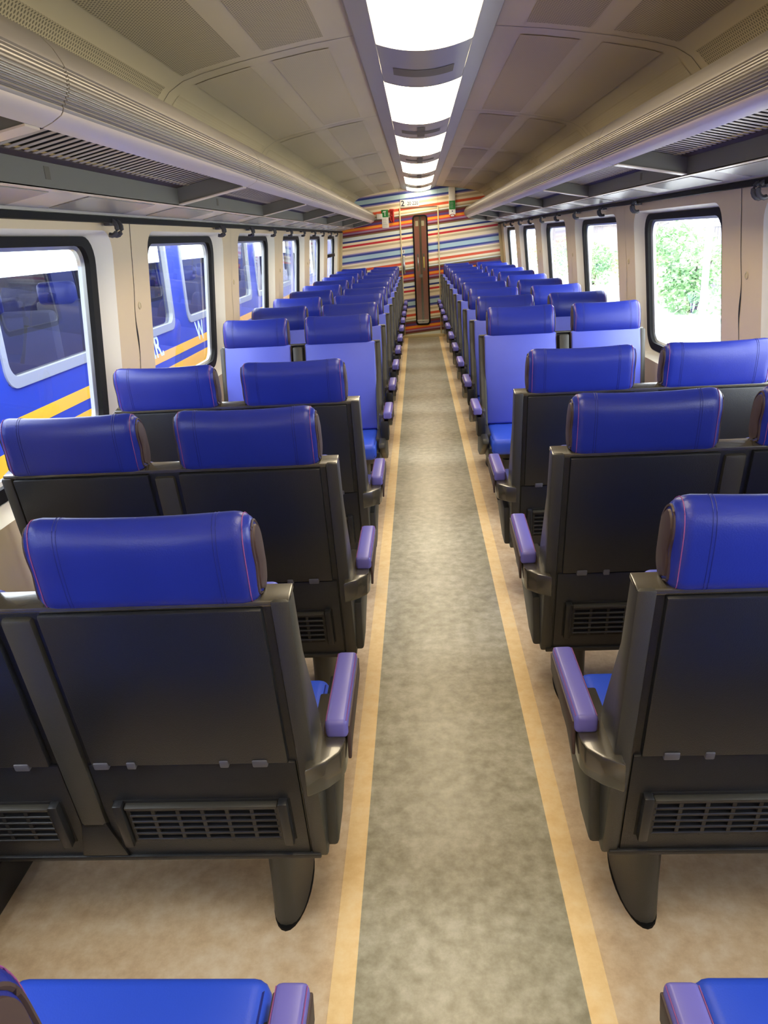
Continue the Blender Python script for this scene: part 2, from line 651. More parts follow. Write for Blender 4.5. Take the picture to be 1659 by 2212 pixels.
LX = [-0.17 + 0.34 * i / 14 for i in range(15)]
nlight = 0
lnames = ['nearest, cut by the top of the picture', 'second', 'third', 'fourth', 'fifth', 'sixth, against the striped wall']
for k in range(-2, 6):
    ye = LEND0 + LP * k
    ys = ye - LLEN
    ye = min(ye, Y1 - 0.03)
    c = (ys + ye) / 2
    L_ = empty('ceiling_light', (0, c, 2.16))
    if k >= 0:
        tag(L_, 'bright white curved ceiling light over the aisle, %s' % lnames[k], 'light', 'ceiling lights over the aisle')
    else:
        tag(L_, 'bright white curved ceiling light behind the viewer, %s one back' % ORD[-k - 1], 'light', 'ceiling lights over the aisle')
    prof = [(x, lens(x) - 2.16) for x in LX]
    mb = MB().sheet(prof, ys - c, ye - c)
    link('diffuser', mb, 'lamp', L_)
    for yy in (ys - c - 0.006, ye - c):
        link('end_frame', MB().prism([(x, lens(x) - 2.16 - 0.001) for x in LX] + [(0.17, -0.002), (-0.17, -0.002)], yy, yy + 0.006, 'y'), 'channel', L_)
    # filler with a vent between this light and the next
    fa, fb = ye + 0.007, min(ye + (LP - LLEN) - 0.007, Y1)
    if fb - fa > 0.3:
        cc = (fa + fb) / 2
        V = empty('ceiling_vent', (0, cc, 2.16))
        nm = ('grey ceiling filler with dark vent beyond the %s ceiling light' % ORD[k]) if k >= 0 else 'grey ceiling filler with dark vent behind the viewer, %s one back' % ORD[-k - 1]
        tag(V, nm, 'vent', 'fillers between the ceiling lights')
        link('filler_panel', MB().sheet(prof, fa - cc, fb - cc), 'channel', V)
        vx = [x for x in LX if abs(x) < 0.13]
        link('vent_strip', MB().sheet([(x, lens(x) - 2.16 - 0.0015) for x in vx], -0.02, 0.12), 'vent', V)
        if k > 0:
            link('vent_strip', MB().sheet([(x, lens(x) - 2.16 - 0.0020) for x in vx if abs(x) < 0.03], -0.22, 0.24), 'vent', V)

# ------------------------------------------------------------------ setting: ends
wb = empty('wall_back', (0, Y1, 0))
tag(wb, 'end wall printed with coloured slanting stripes', 'wall', kind='structure')
DX0, DX1, DZ1 = -0.288, 0.277, 1.890


def end_poly(x0, x1, zb):
    pts = [(x0, zb), (x1, zb)]
    xs = sorted(set([x1, x0] + [x for x, _ in CP if x0 < x < x1] + [-x for x, _ in CP if x0 < -x < x1]), reverse=True)
    for x in xs:
        pts.append((x, (cz(abs(x)) if abs(x) >= 0.25 else 2.165) + 0.004))
    return pts


for x0, x1, zb in ((-1.204, DX0 - 0.002, 1.606), (DX1 + 0.002, 1.204, 1.606), (DX0, DX1, DZ1 + 0.002)):
    pts = end_poly(x0, x1, zb)
    if x0 < -1:
        pts = [(-1.30, 0), (x1, 0)] + pts[2:] + [(-1.24, 1.2)]
    elif x1 > 1:
        pts = [(x0, 0), (1.30, 0), (1.24, 1.2)] + pts[2:]
    link('wall_panel', MB().prism(pts, 0.0, 0.03, 'y'), 'stripe', wb)
link('joint_backing', MB().box(-0.33, 0.33, 0.031, 0.036, 1.87, 2.17), 'dark', wb)
link('side_trim', MB().box(-1.262, -1.212, -0.012, 0.0, 0.4, 1.60, 0.003, fn=lambda x, y, z: (x - 0.0885 * (1.2 - z) + 0.02, y, z)), 'cream', wb)
link('side_trim', MB().box(1.212, 1.262, -0.012, 0.0, 0.4, 1.60, 0.003, fn=lambda x, y, z: (x + 0.0885 * (1.2 - z) - 0.02, y, z)), 'cream', wb)

d1 = empty('door_1', (0, Y1, 0))
tag(d1, 'striped end door with a tall narrow window', 'door', kind='structure')
gx0, gx1, gz0, gz1 = -0.108, 0.117, 0.185, 1.785
leaf = MB()
for b in ((DX0, gx0 + 0.01, 0.02, DZ1), (gx1 - 0.01, DX1, 0.02, DZ1), (gx0 + 0.01, gx1 - 0.01, gz1 - 0.01, DZ1), (gx0 + 0.01, gx1 - 0.01, 0.02, gz0 + 0.01)):
    leaf.box(b[0], b[1], 0.004, 0.03, b[2], b[3])
link('door_leaf', leaf, 'stripe', d1)
mb = MB()
ga, gb = rrect(gx0, gx1, gz0, gz1, 0.05), rrect(gx0 + 0.022, gx1 - 0.022, gz0 + 0.022, gz1 - 0.022, 0.035)
mb.loft([[(x, 0.004, z) for x, z in ga], [(x, -0.010, z) for x, z in ga], [(x, -0.010, z) for x, z in gb], [(x, 0.03, z) for x, z in gb]], cap=False)
link('window_gasket', mb, 'black', d1)
mb = MB()
mb.face(mb.verts([(x, 0.012, z) for x, z in gb]))
link('pane', mb, 'pane', d1)
for x in (DX0, DX1):
    link('edge_trim', MB().box(x - 0.009, x + 0.009, -0.012, 0.004, 0.03, DZ1 + 0.005, 0.002), 'cream', d1)
link('top_trim', MB().box(DX0, DX1, -0.008, 0.004, DZ1 - 0.004, DZ1 + 0.006, 0.002), 'vent', d1)
hd = link('door_handle', MB().box(-0.272, -0.245, -0.03, -0.006, 0.985, 1.20, 0.008), 'steel', d1)
link('handle_plate', MB().box(-0.278, -0.240, -0.006, 0.004, 0.96, 1.225, 0.003), 'steel', hd)
st = link('sticker', MB().box(-0.278, -0.238, -0.002, 0.004, 1.255, 1.305), 'white', d1)
link('sticker_mark', MB().box(-0.262, -0.252, -0.003, -0.002, 1.262, 1.298), 'ink', st)

d2 = empty('door_2', (0, Y1 + 0.10, 0))
tag(d2, 'dark red double door seen through the end door window', 'door', kind='structure')
for a, b in ((-0.40, -0.004), (0.004, 0.40)):
    lf = link('door_leaf', MB().box(a + 0.005, b + 0.005, 0.0, 0.03, 0.0, 1.95, 0.004), 'red', d2)
link('centre_gap', MB().box(-0.012, 0.022, 0.032, 0.04, 0, 1.95), 'dark', d2)
link('rubber_edge', MB().box(-0.012, 0.022, -0.006, 0.002, 0.22, 1.93), 'black', d2)
for x, mm in ((-0.045, 'steel'), (0.045, 'hyellow')):
    h = link('door_handle', MB().box(x - 0.008, x + 0.010, -0.03, -0.012, 1.03, 1.19, 0.005), mm, d2)
    link('handle_plate', MB().box(x - 0.013, x + 0.015, -0.004, 0.0, 0.985, 1.235, 0.002), 'brown', h)
    link('hinge_plate', MB().box(x - 0.020, x + 0.022, -0.006, 0.0, 1.63, 1.705, 0.003), 'cream', d2)
link('paper_note', MB().box(-0.035, 0.018, -0.0075, -0.006, 0.89, 0.935), 'clip', d2)
link('kick_strip', MB().box(-0.12, 0.13, -0.008, 0.0, 0.235, 0.258), 'steel', d2)
link('kick_strip', MB().box(-0.12, 0.13, -0.008, 0.0, 0.17, 0.225), 'rim', d2)
vest = link('wall_vestibule', MB().box(-0.45, 0.45, Y1 + 0.145, Y1 + 0.16, 0, 2.2), 'dark')
tag(vest, 'dark wall behind the red double door', 'wall', kind='structure')

sill = link('trim_1', MB().box(-0.33, 0.33, Y1 - 0.05, Y1 + 0.004, 0.0, 0.045, 0.004), 'cream')
tag(sill, 'cream threshold strip at the foot of the end door', 'trim', kind='structure')
wf = link('wall_front', MB().prism([(-1.31, 0), (1.31, 0), (1.21, 1.61), (0.95, 2.05), (0.25, 2.18), (-0.25, 2.18), (-0.95, 2.05), (-1.21, 1.61)], Y0 - 0.03, Y0, 'y'), 'wall')
tag(wf, 'plain cream end wall behind the viewer', 'wall', kind='structure')

# ------------------------------------------------------------------ things on the end wall
sg = empty('number_plate', ((-0.278 + 0.0) / 2, Y1, 1.905))
tag(sg, 'white plate reading 2 and 20 220 above the end door', 'sign')
link('plate', MB().box(-0.139, 0.139, -0.006, 0.0, 0, 0.100, 0.002), 'white', sg)
text('2', 0.105, 'ink', sg, (-0.128, -0.0065, 0.014), bold=0.0022)
text('20 220', 0.070, 'ink', sg, (-0.036, -0.0065, 0.022), bold=0.0010, scale=(0.84, 1, 1))

hs = empty('hammer_sign', (-0.510, Y1, 1.63))
tag(hs, 'green and white emergency hammer sign on striped wall', 'sign')
link('notice', MB().box(-0.049, 0.051, -0.005, 0.0, 0.0, 0.148, 0.001), 'white', hs)
gp = link('green_panel', MB().box(-0.051, 0.049, -0.007, 0.0, 0.149, 0.252, 0.001), 'green', hs)
link('hammer_symbol', MB().box(-0.006, 0.004, -0.0085, -0.007, 0.165, 0.225).box(-0.024, 0.016, -0.0085, -0.007, 0.221, 0.234).box(-0.030, -0.020, -0.0085, -0.007, 0.215, 0.228), 'white', gp)
for i in range(9):
    wdt = random.uniform(0.05, 0.075)
    link('print_line', MB().box(-0.038, -0.038 + wdt, -0.0056, -0.005, 0.128 - i * 0.013, 0.131 - i * 0.013), 'grey_ink', hs)

hm = empty('emergency_hammer', (-0.405, Y1, 1.70))
tag(hm, 'red emergency hammer in its holder beside the green sign', 'hammer')
link('handle', MB().box(0.006, 0.026, -0.040, -0.018, 0.0, 0.165, 0.006), 'hred', hm)
link('hammer_head', MB().box(-0.036, 0.034, -0.046, -0.014, 0.160, 0.186, 0.008), 'hred', hm)
link('bracket', MB().box(-0.030, 0.030, -0.014, 0.0, 0.01, 0.15, 0.004), 'hred', hm)
mb = MB().tube([(-0.012 + 0.016 * math.cos(a), -0.03, 0.06 + 0.045 * math.sin(a)) for a in [2 * math.pi * i / 20 for i in range(20)]], 0.006, 6, closed=True)
link('loop', mb, 'hred', hm)
sb = link('rail_bracket', MB().box(-0.635, -0.55, Y1 - 0.05, Y1, 1.755, 1.83, 0.006), 'duct')
tag(sb, 'small pale bracket where the luggage rail meets the striped wall', 'bracket')

eb = empty('emergency_box', (0.4875, Y1, 1.725))
tag(eb, 'tall white emergency brake box with green label and ring handle', 'emergency box')
link('housing', MB().box(-0.0475, 0.0475, -0.035, 0.0, 0.035, 0.415, 0.006), 'white', eb)
gl_ = link('green_label', MB().box(-0.045, 0.045, -0.0365, -0.035, 0.108, 0.228), 'green', eb)
for i in range(6):
    link('print_line', MB().box(-0.032, random.uniform(0.01, 0.032), -0.037, -0.0365, 0.205 - i * 0.015, 0.208 - i * 0.015), 'tgrey', gl_)
link('lock_dot', MB().box(-0.007, 0.007, -0.037, -0.035, 0.075, 0.092, 0.001), 'ink', eb)
mb = MB().tube([(0.034 * math.cos(a), -0.03, 0.022 + 0.022 * math.sin(a)) for a in [2 * math.pi * i / 24 for i in range(24)]], 0.006, 6, closed=True)
link('ring_handle', mb, 'hred', eb)
link('ring_plate', MB().box(-0.03, 0.03, -0.028, -0.01, 0.008, 0.036, 0.008), 'white', eb)

# ------------------------------------------------------------------ luggage racks
RAIL = [(0.735, 1.856), (0.712, 1.858), (0.695, 1.852), (0.676, 1.831), (0.663, 1.808)]
n_r = 10
arc = []
P0, P1_, P2 = Vector((0.661, 1.803)), Vector((0.648, 1.768)), Vector((0.675, 1.737))
for i in range(n_r * 4 + 1):
    t = i / (n_r * 4)
    p = P0 * (1 - t) ** 2 + P1_ * 2 * t * (1 - t) + P2 * t * t
    d = (P1_ - P0) * 2 * (1 - t) + (P2 - P1_) * 2 * t
    nrm = Vector((-d.y, d.x)).normalized()
    if nrm.x > 0:
        nrm = -nrm
    h = (0.0, 0.0, 0.0038, 0.0038)[i % 4]
    arc.append(tuple(p - nrm * h))
RAIL += arc + [(0.677, 1.733), (0.681, 1.7275), (0.700, 1.7165), (0.720, 1.7085), (0.732, 1.712), (0.738, 1.74)]
SLX0, SLZ0, SLX1, SLZ1 = 0.722, 1.772, 0.990, 1.716


def shelf_z(x):
    return SLZ0 + (SLZ1 - SLZ0) * (x - SLX0) / (SLX1 - SLX0)


slat_mesh = {}
for s in (-1, 1):
    mb = MB()
    mb.prism([(s * SLX0, SLZ0), (s * SLX1, SLZ1), (s * SLX1, SLZ1 + 0.0012), (s * SLX0, SLZ0 + 0.0012)], -0.0105, 0.0105, 'y')
    me = mb.mesh('slat')
    me.materials.append(M['slat'])
    slat_mesh[s] = me
rack_seams = [-2.02, -0.26, 1.50, 3.26, 5.02, 6.78, 8.54, 10.30, 12.06]
for s in (-1, 1):
    for k in range(len(rack_seams) - 1):
        a, b = rack_seams[k] + 0.0025, rack_seams[k + 1] - 0.0025
        c = (a + b) / 2
        rk = empty('luggage_rack', (s * 0.85, c, 1.70))
        if k >= 1:
            tag(rk, 'slatted aluminium luggage rack section with ribbed rail, %s along the %s wall' % (ORD[k - 1] + ' in view', SIDE[s]), 'luggage rack', 'luggage rack sections on the %s' % SIDE[s])
        else:
            tag(rk, 'slatted aluminium luggage rack section behind the viewer on the %s' % SIDE[s], 'luggage rack', 'luggage rack sections on the %s' % SIDE[s])
        ox, oz = s * 0.85, 1.70
        mb = MB().prism([(s * x - ox, z - oz) for x, z in RAIL], a - c, b - c, 'y')
        link('rail', mb, 'rail', rk)
        fl_pts = [(0.677, 1.7325), (0.681, 1.7268), (0.700, 1.7158), (0.720, 1.7078), (0.720, 1.7095), (0.700, 1.7175), (0.681, 1.729)]
        link('rail_flange', MB().prism([(s * x - ox, z - oz - 0.0006) for x, z in fl_pts], a - c, b - c, 'y'), 'alu', rk)
        link('shade_plate', MB().prism([(s * x - ox, shelf_z(x) + dz - oz) for x, dz in ((SLX0, 0.030), (1.0, 0.030), (1.0, 0.036), (SLX0, 0.036))], a - c, b - c, 'y'), 'dark', rk)  # added dark plate above the slats, stands in for shade in the gaps
        pts = [(SLX1 - 0.004, 1.722), (SLX1 + 0.010, 1.722), (SLX1 + 0.010, 1.652), (SLX1 - 0.004, 1.652)]
        link('back_rail', MB().prism([(s * x - ox, z - oz) for x, z in pts], a - c, b - c, 'y'), 'rackgrey', rk)
        link('back_strip', MB().prism([(s * x - ox, z - oz) for x, z in ((0.958, shelf_z(0.958) - 0.002), (0.988, shelf_z(0.988) - 0.002), (0.988, shelf_z(0.988) + 0.004), (0.958, shelf_z(0.958) + 0.004))], a - c, b - c, 'y'), 'brown', rk)
        if k != 0:
            for yy in (b - 0.055,):
                pts = [(0.725, 1.706), (0.725, shelf_z(0.725) - 0.002), (0.986, shelf_z(0.986) - 0.002), (0.986, 1.656)]
                br = link('bracket', MB().prism([(s * x - ox, z - oz) for x, z in pts], yy - c, yy + 0.045 - c, 'y'), 'rackgrey', rk)
                pts = [(0.722, 1.7035), (0.722, 1.7075), (0.988, 1.6575), (0.988, 1.6535)]
                link('bracket_flange', MB().prism([(s * x - ox, z - oz) for x, z in pts], yy - c - 0.006, yy + 0.051 - c, 'y'), 'alu', br)
        n = int((b - a) / 0.044)
        if 1 <= k <= 4:
            for i in range(n):
                link('slat', slat_mesh[s], None, rk, (-ox, a - c + 0.022 + i * 0.044, -oz))
        else:
            mb = MB()
            for i in range(n):
                yy = a - c + 0.022 + i * 0.044
                mb.prism([(s * SLX0 - ox, SLZ0 - oz), (s * SLX1 - ox, SLZ1 - oz), (s * SLX1 - ox, SLZ1 + 0.0012 - oz), (s * SLX0 - ox, SLZ0 + 0.0012 - oz)], yy - 0.0105, yy + 0.0105, 'y')
            o = link('slats', mb, 'slat', rk)
            o['kind'] = 'stuff'
        mk = link('sticker', MB().box(s * (SLX1 - 0.0046) - ox - 0.0004, s * (SLX1 - 0.0046) - ox + 0.0004, -0.62 + 0.3, -0.59 + 0.3, 1.674 - oz, 1.705 - oz), 'vent', rk) if k in (2, 3) else None
    # duct under the rack, along the top of the windows
    tr = empty('trim_%d' % (2 if s < 0 else 3), (s * 1.08, 5.0, 1.64))
    tag(tr, 'white air duct with grey covers under the %s luggage rack' % SIDE[s], 'duct', kind='structure')
    pts = [(0.988, 1.655), (1.150, 1.624), (1.164, 1.628), (1.172, 1.618), (1.192, 1.614), (1.200, 1.66), (0.99, 1.70)]
    link('duct', MB().prism([(s * (x - 1.08), z - 1.64) for x, z in pts], Y0 - 5, Y1 - 5, 'y'), 'duct', tr)
    link('bright_edge', MB().prism([(s * (x - 1.08), z - 1.64) for x, z in ((0.986, 1.650), (0.999, 1.648), (0.999, 1.653), (0.986, 1.655))], Y0 - 5, Y1 - 5, 'y'), 'alu', tr)
    link('curtain_rail', MB().box(s * 1.176 - s * 1.08 - 0.012, s * 1.176 - s * 1.08 + 0.016, Y0 - 5, Y1 - 5, 1.594 - 1.64, 1.614 - 1.64), 'black', tr)
    yy = 0.66
    while yy < Y1 - 0.7:
        pts = [(1.012, 1.6496), (1.138, 1.6256), (1.138, 1.6232), (1.012, 1.6470)]
        link('duct_cover', MB().prism([(s * (x - 1.08), z - 1.64) for x, z in pts], yy - 5, yy + 0.60 - 5, 'y'), 'cover', tr)
        yy += 0.86
    hooks = [1.3, 2.95, 4.58, 5.40, 6.24, 7.08, 7.90, 8.74, 9.57, 10.40, 11.2]
    for i, hy in enumerate(hooks):
        hk = empty('curtain_hook', (s * 1.182, hy, 1.60))
        tag(hk, 'small grey double hook under the %s curtain rail, %s from the front' % (SIDE[s], ORD[i]), 'hook', 'curtain hooks on the %s' % SIDE[s])
        link('back_plate', MB().box(-0.012, 0.012, -0.030, 0.030, -0.016, 0.014, 0.004), 'hook', hk)
        for dy in (-0.022, 0.022):
            pts = [(-s * 0.012 - s * 0.022 * math.sin(a), dy, -0.024 + 0.026 * math.cos(a)) for a in [math.pi * j / 8 * 1.15 for j in range(9)]]
            link('prong', MB().tube(pts, 0.009, 8), 'hook', hk)
    # heater duct at the foot of the wall
    hd_ = link('baseboard_' + SIDE[s], MB().box(s * 1.20 - 0.09, s * 1.20 + 0.09, Y0, Y1, 0.0, 0.115, 0.01), 'shell')
    tag(hd_, 'dark heater duct along the foot of the %s wall' % SIDE[s], 'baseboard', kind='structure')

# ------------------------------------------------------------------ double seats
SB, CB = 0.127 / 0.676, 0.664 / 0.676


def catmull(pts, sub=3):
    out = []
    n = len(pts)
    for i in range(n):
        p0, p1, p2, p3 = [Vector(pts[(i + j - 1) % n]) for j in range(4)]
        for k in range(sub):
            t = k / sub
            out.append(0.5 * ((2 * p1) + (p2 - p0) * t + (2 * p0 - 5 * p1 + 4 * p2 - p3) * t * t + (3 * p1 - p0 - 3 * p2 + p3) * t ** 3))
    return out


HEAD = catmull([(0.000, .928), (-.010, .975), (-.016, 1.025), (-.014, 1.055), (-.003, 1.077), (.015, 1.085), (.040, 1.074), (.062, 1.052),
                (.077, 1.020), (.083, .985), (.080, .950), (.068, .924), (.042, .911), (.020, .918)], 3)
HC = Vector((0.033, 0.995))
XC, YC = 0.745, 0.25       # base point of a unit, in |x| and y from the back


def make_seat(s, grilles=True):
    """s = -1: built on the left of the aisle, facing +y (backs to the camera)"""
    root = empty('double_seat', (s * XC, YC, 0))

    def W(x, y, z):
        return (s * (x - XC), y - YC, z)

    def BK(x, wv, n):         # back-plane coordinates: up the back, n towards the rear
        return W(x, 0.127 - wv * SB - n * CB, 0.263 + wv * CB - n * SB)

    def part(name, mb, material, parent=root):
        return link(name, mb, material, parent)

    # shell and back panels
    part('back_shell', MB().box(0.318, 1.212, 0.0, 0.664, -0.034, -0.008, 0.004, fn=BK), 'shell')
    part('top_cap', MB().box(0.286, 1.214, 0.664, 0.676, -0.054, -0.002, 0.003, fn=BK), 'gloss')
    for x0, x1 in ((0.334, 0.722), (0.806, 1.186)):
        part('back_panel', MB().box(x0, x1, 0.292, 0.663, -0.012, 0.006, 0.004, fn=BK), 'shell')
        part('lower_panel', MB().box(x0 - 0.012, x1 + 0.012, 0.006, 0.286, -0.014, -0.002, 0.003, fn=BK), 'shell')
        for cx, wd in ((x0 + 0.055, 0.030), (x0 + 0.125, 0.018), (x1 - 0.08, 0.018), (x1 - 0.02, 0.030)):
            part('clip', MB().box(cx - wd / 2, cx + wd / 2, 0.285, 0.303, -0.006, 0.009, 0.003, fn=BK), 'clip')
    part('middle_post', MB().box(0.736, 0.792, 0.10, 0.654, -0.088, 0.004, 0.008, fn=BK), 'shell2')
    part('middle_foot', MB().prism([(0.738, 0.12), (0.790, 0.12), (0.815, 0.012), (0.713, 0.012)], -0.03, 0.004, 'z', 0.004, fn=BK), 'shell')
    part('wall_post', MB().box(1.190, 1.222, 0.0, 0.668, -0.07, 0.003, 0.008, fn=BK), 'shell2')
    part('bottom_flange', MB().box(0.30, 1.215, -0.004, 0.010, -0.02, 0.004, 0.003, fn=BK), 'shell')
    if grilles:
        for gx in (0.375, 0.845):
            g = part('vent_grille', MB().box(gx - 0.03, gx + 0.335, 0.055, 0.185, -0.008, -0.0005, 0.003, fn=BK), 'dark')
            for i in range(6):
                wv = 0.068 + i * 0.0185
                part('slat', MB().box(gx, gx + 0.305, wv, wv + 0.007, -0.002, 0.008, 0.0015, 1, fn=lambda x, q, n, gx=gx: BK(x, q, n + 0.006 * (1 - ((x - gx - 0.1525) / 0.1525) ** 2))), 'grille', g)
            for i in range(7):
                bx = gx + 0.305 * i / 6
                part('bar', MB().box(bx - 0.004, bx + 0.004, 0.064, 0.172, -0.002, 0.007, fn=BK), 'grille', g)
            part('top_bar', MB().box(gx - 0.004, gx + 0.309, 0.170, 0.178, -0.002, 0.014, 0.003, fn=BK), 'shell2', g)
            for ex in (gx - 0.026, gx + 0.311):
                part('end_block', MB().box(ex, ex + 0.020, 0.058, 0.186, -0.002, 0.018, 0.004, fn=BK), 'grille', g)

    # aisle side
    side = [(-0.002, 0.928), (0.127, 0.262), (0.170, 0.268), (0.30, 0.318), (0.40, 0.36), (0.40, 0.44), (0.235, 0.45), (0.215, 0.47), (0.184, 0.586), (0.079, 0.793), (0.046, 0.930)]
    part('side_panel', MB().prism([(y - YC, z) for y, z in side], s * (0.285 - XC), s * (0.319 - XC), 'x', 0.006), 'shell2')
    pan = [(0.145, 0.272), (0.24, 0.276), (0.33, 0.318), (0.43, 0.362), (0.515, 0.41), (0.505, 0.436), (0.30, 0.444), (0.17, 0.425)]
    part('seat_pan_side', MB().prism([(y - YC, z) for y, z in pan], s * (0.264 - XC), s * (0.300 - XC), 'x', 0.008), 'shell2')
    br = [(0.300, 0.040), (0.262, 0.064), (0.236, 0.094), (0.230, 0.115), (0.228, 0.300), (0.300, 0.300)]
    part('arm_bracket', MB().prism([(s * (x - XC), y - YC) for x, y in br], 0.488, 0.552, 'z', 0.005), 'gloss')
    part('arm_support', MB().box(s * (0.268 - XC) - 0.022, s * (0.268 - XC) + 0.022, 0.26 - YC, 0.40 - YC, 0.425, 0.535, 0.006), 'shell')
    ar = part('armrest', MB().box(0.224, 0.270, 0.138, 0.414, 0.549, 0.590, 0.010, 3, fn=W), 'arm')
    sd = [(0.150, 0.572), (0.140, 0.500), (0.175, 0.515), (0.40, 0.535), (0.408, 0.575)]
    part('side_cover', MB().prism([(y - YC, z) for y, z in sd], s * (0.2205 - XC), s * (0.2275 - XC), 'x', 0.002), 'brown', ar)
    part('side_cover', MB().prism([(y - YC, z) for y, z in sd], s * (0.2665 - XC), s * (0.2735 - XC), 'x', 0.002), 'brown', ar)
    for x in (0.2265, 0.2675):
        part('stitching', MB().tube([W(x, y, 0.5875) for y in (0.146, 0.2, 0.3, 0.406)], 0.0008, 5), 'stitch', ar)

    # leg
    rings = []
    for z, sc, dy in ((0.0, 1.0, 0.0), (0.10, 0.97, 0.0), (0.20, 0.98, 0.0), (0.30, 1.04, 0.0)):
        rings.append([W(0.410 + 0.043 * sc * math.copysign(abs(math.cos(a)) ** 0.8, math.cos(a)), 0.315 + dy + 0.134 * sc * math.copysign(abs(math.sin(a)) ** 0.9, math.sin(a)), z) for a in [2 * math.pi * i / 28 for i in range(28)]])
    lg = part('leg', MB().loft(rings), 'shell2')
    rings = []
    for z, sc in ((0.0, 1.06), (0.005, 1.05), (0.007, 1.0)):
        rings.append([W(0.410 + 0.043 * sc * math.cos(a), 0.315 + 0.136 * sc * math.sin(a), z) for a in [2 * math.pi * i / 28 for i in range(28)]])
    part('foot_seal', MB().loft(rings), 'black', lg)
    part('wall_mount', MB().box(s * (1.20 - XC) - 0.03, s * (1.20 - XC) + 0.03, 0.16 - YC, 0.44 - YC, 0.20, 0.36, 0.01), 'black')
    part('seat_pan', MB().prism([(y - YC, z) for y, z in ((0.13, 0.268), (0.46, 0.31), (0.52, 0.36), (0.52, 0.39), (0.12, 0.39))], s * (0.295 - XC), s * (1.21 - XC), 'x', 0.006), 'shell')

    # cushions and headrests
    for j, (x0, x1) in enumerate(((0.312, 0.724), (0.804, 1.196))):
        cu = part('seat_cushion', MB().box(x0, x1, 0.14, 0.548, 0.352, 0.440, 0.028, 4, fn=W), 'seat')
        for x in (x0 + 0.010, x1 - 0.010):
            part('piping', MB().tube([W(x, y, z) for y, z in ((0.20, 0.4335), (0.515, 0.4335), (0.534, 0.424), (0.5405, 0.37))], 0.0018, 5), 'seam', cu)
        xm = (x0 + x1) / 2

        def bulge(x, wv, n):
            if n < -0.05:
                n -= (0.010 * max(0, 1 - ((x - xm) / 0.2) ** 2) + 0.035 * math.exp(-((wv - 0.25) / 0.16) ** 2)) * (n + 0.04) / -0.032
            return BK(x, wv, n)
        bc = part('backrest', MB().box(x0, x1, 0.165, 0.672, -0.072, -0.040, 0.012, 3, fn=bulge), 'back')
        for x in (x0 + 0.003, x1 - 0.003):
            part('piping', MB().tube([BK(x, wv, -0.068 - 0.033 * math.exp(-((wv - 0.25) / 0.16) ** 2)) for wv in (0.18, 0.24, 0.3, 0.37, 0.45, 0.6, 0.660)], 0.0030, 5), 'brown', bc)
        part('side_strip', MB().box(x0 - 0.0015, x0 + 0.002, 0.18, 0.665, -0.066, -0.045, fn=BK), 'brown', bc)
        part('side_strip', MB().box(x1 - 0.002, x1 + 0.0015, 0.18, 0.665, -0.066, -0.045, fn=BK), 'brown', bc)
        # headrest: the profile lofted across, rounded at both ends
        h0, h1 = (0.334, 0.715) if j == 0 else (0.816, 1.194)
        hm_ = (h0 + h1) / 2
        hw = (h1 - h0) / 2
        R = 0.030

        def prof(x, extra=0.0):
            e = hw - abs(x - hm_)
            ins = 0.0
            if e < R:
                ins = 0.024 * (1 - math.sqrt(max(0, 1 - ((R - e) / R) ** 2)))
            ins -= extra
            sag = -0.005 * max(0, 1 - ((x - hm_) / (hw * 0.8)) ** 2)
            out = []
            for p in HEAD:
                d = p - HC
                q = p - d.normalized() * ins
                zz = q.y + (sag if q.y > 1.0 else sag * max(0, (q.y - 0.93) / 0.07))
                out.append(W(x, q.x, zz))
            return out
        xs = [h0, h0 + 0.002, h0 + 0.006, h0 + 0.012, h0 + 0.02, h0 + 0.03, h0 + 0.09, hm_ - 0.06, hm_, hm_ + 0.06, h1 - 0.09, h1 - 0.03, h1 - 0.02, h1 - 0.012, h1 - 0.006, h1 - 0.002, h1]
        hr = part('headrest', MB().loft([prof(x) for x in xs]), 'head')
        for xe, dx in ((h0, -1), (h1, 1)):
            base = [Vector(p) for p in prof(xe)]
            cen = sum(base, Vector()) / len(base)
            rr = []
            for sc, o in ((0.985, 0.0), (0.96, 0.0035), (0.7, 0.0055), (0.02, 0.006)):
                rr.append([cen + (p - cen) * sc + Vector((s * dx * o, 0, 0)) for p in base])
            part('side_cover', MB().loft(rr), 'brown', hr)
            part('stitching', MB().tube(prof(xe - dx * 0.0135, 0.0006), 0.0009, 5, closed=True), 'stitch', hr)
            part('side_piping', MB().tube(prof(xe - dx * 0.001, 0.0), 0.0026, 5, closed=True), 'brown', hr)
        for xe in (h0 + 0.056, h0 + 0.062, h1 - 0.062, h1 - 0.056):
            part('seam', MB().tube(prof(xe, 0.0), 0.0008, 5, closed=True), 'seam', hr)
    return root


PROTO = {s: make_seat(s, True) for s in (-1, 1)}
PROTO_F = {s: make_seat(s, False) for s in (-1, 1)}
used = set()


def place(proto, key, loc, rz, label, group):
    if key not in used:
        used.add(key)
        r = proto
    else:
        r = copy_tree(proto)
    r.location = loc
    r.rotation_euler = (0, 0, rz)
    tag(r, label, 'seat', group)
    return r


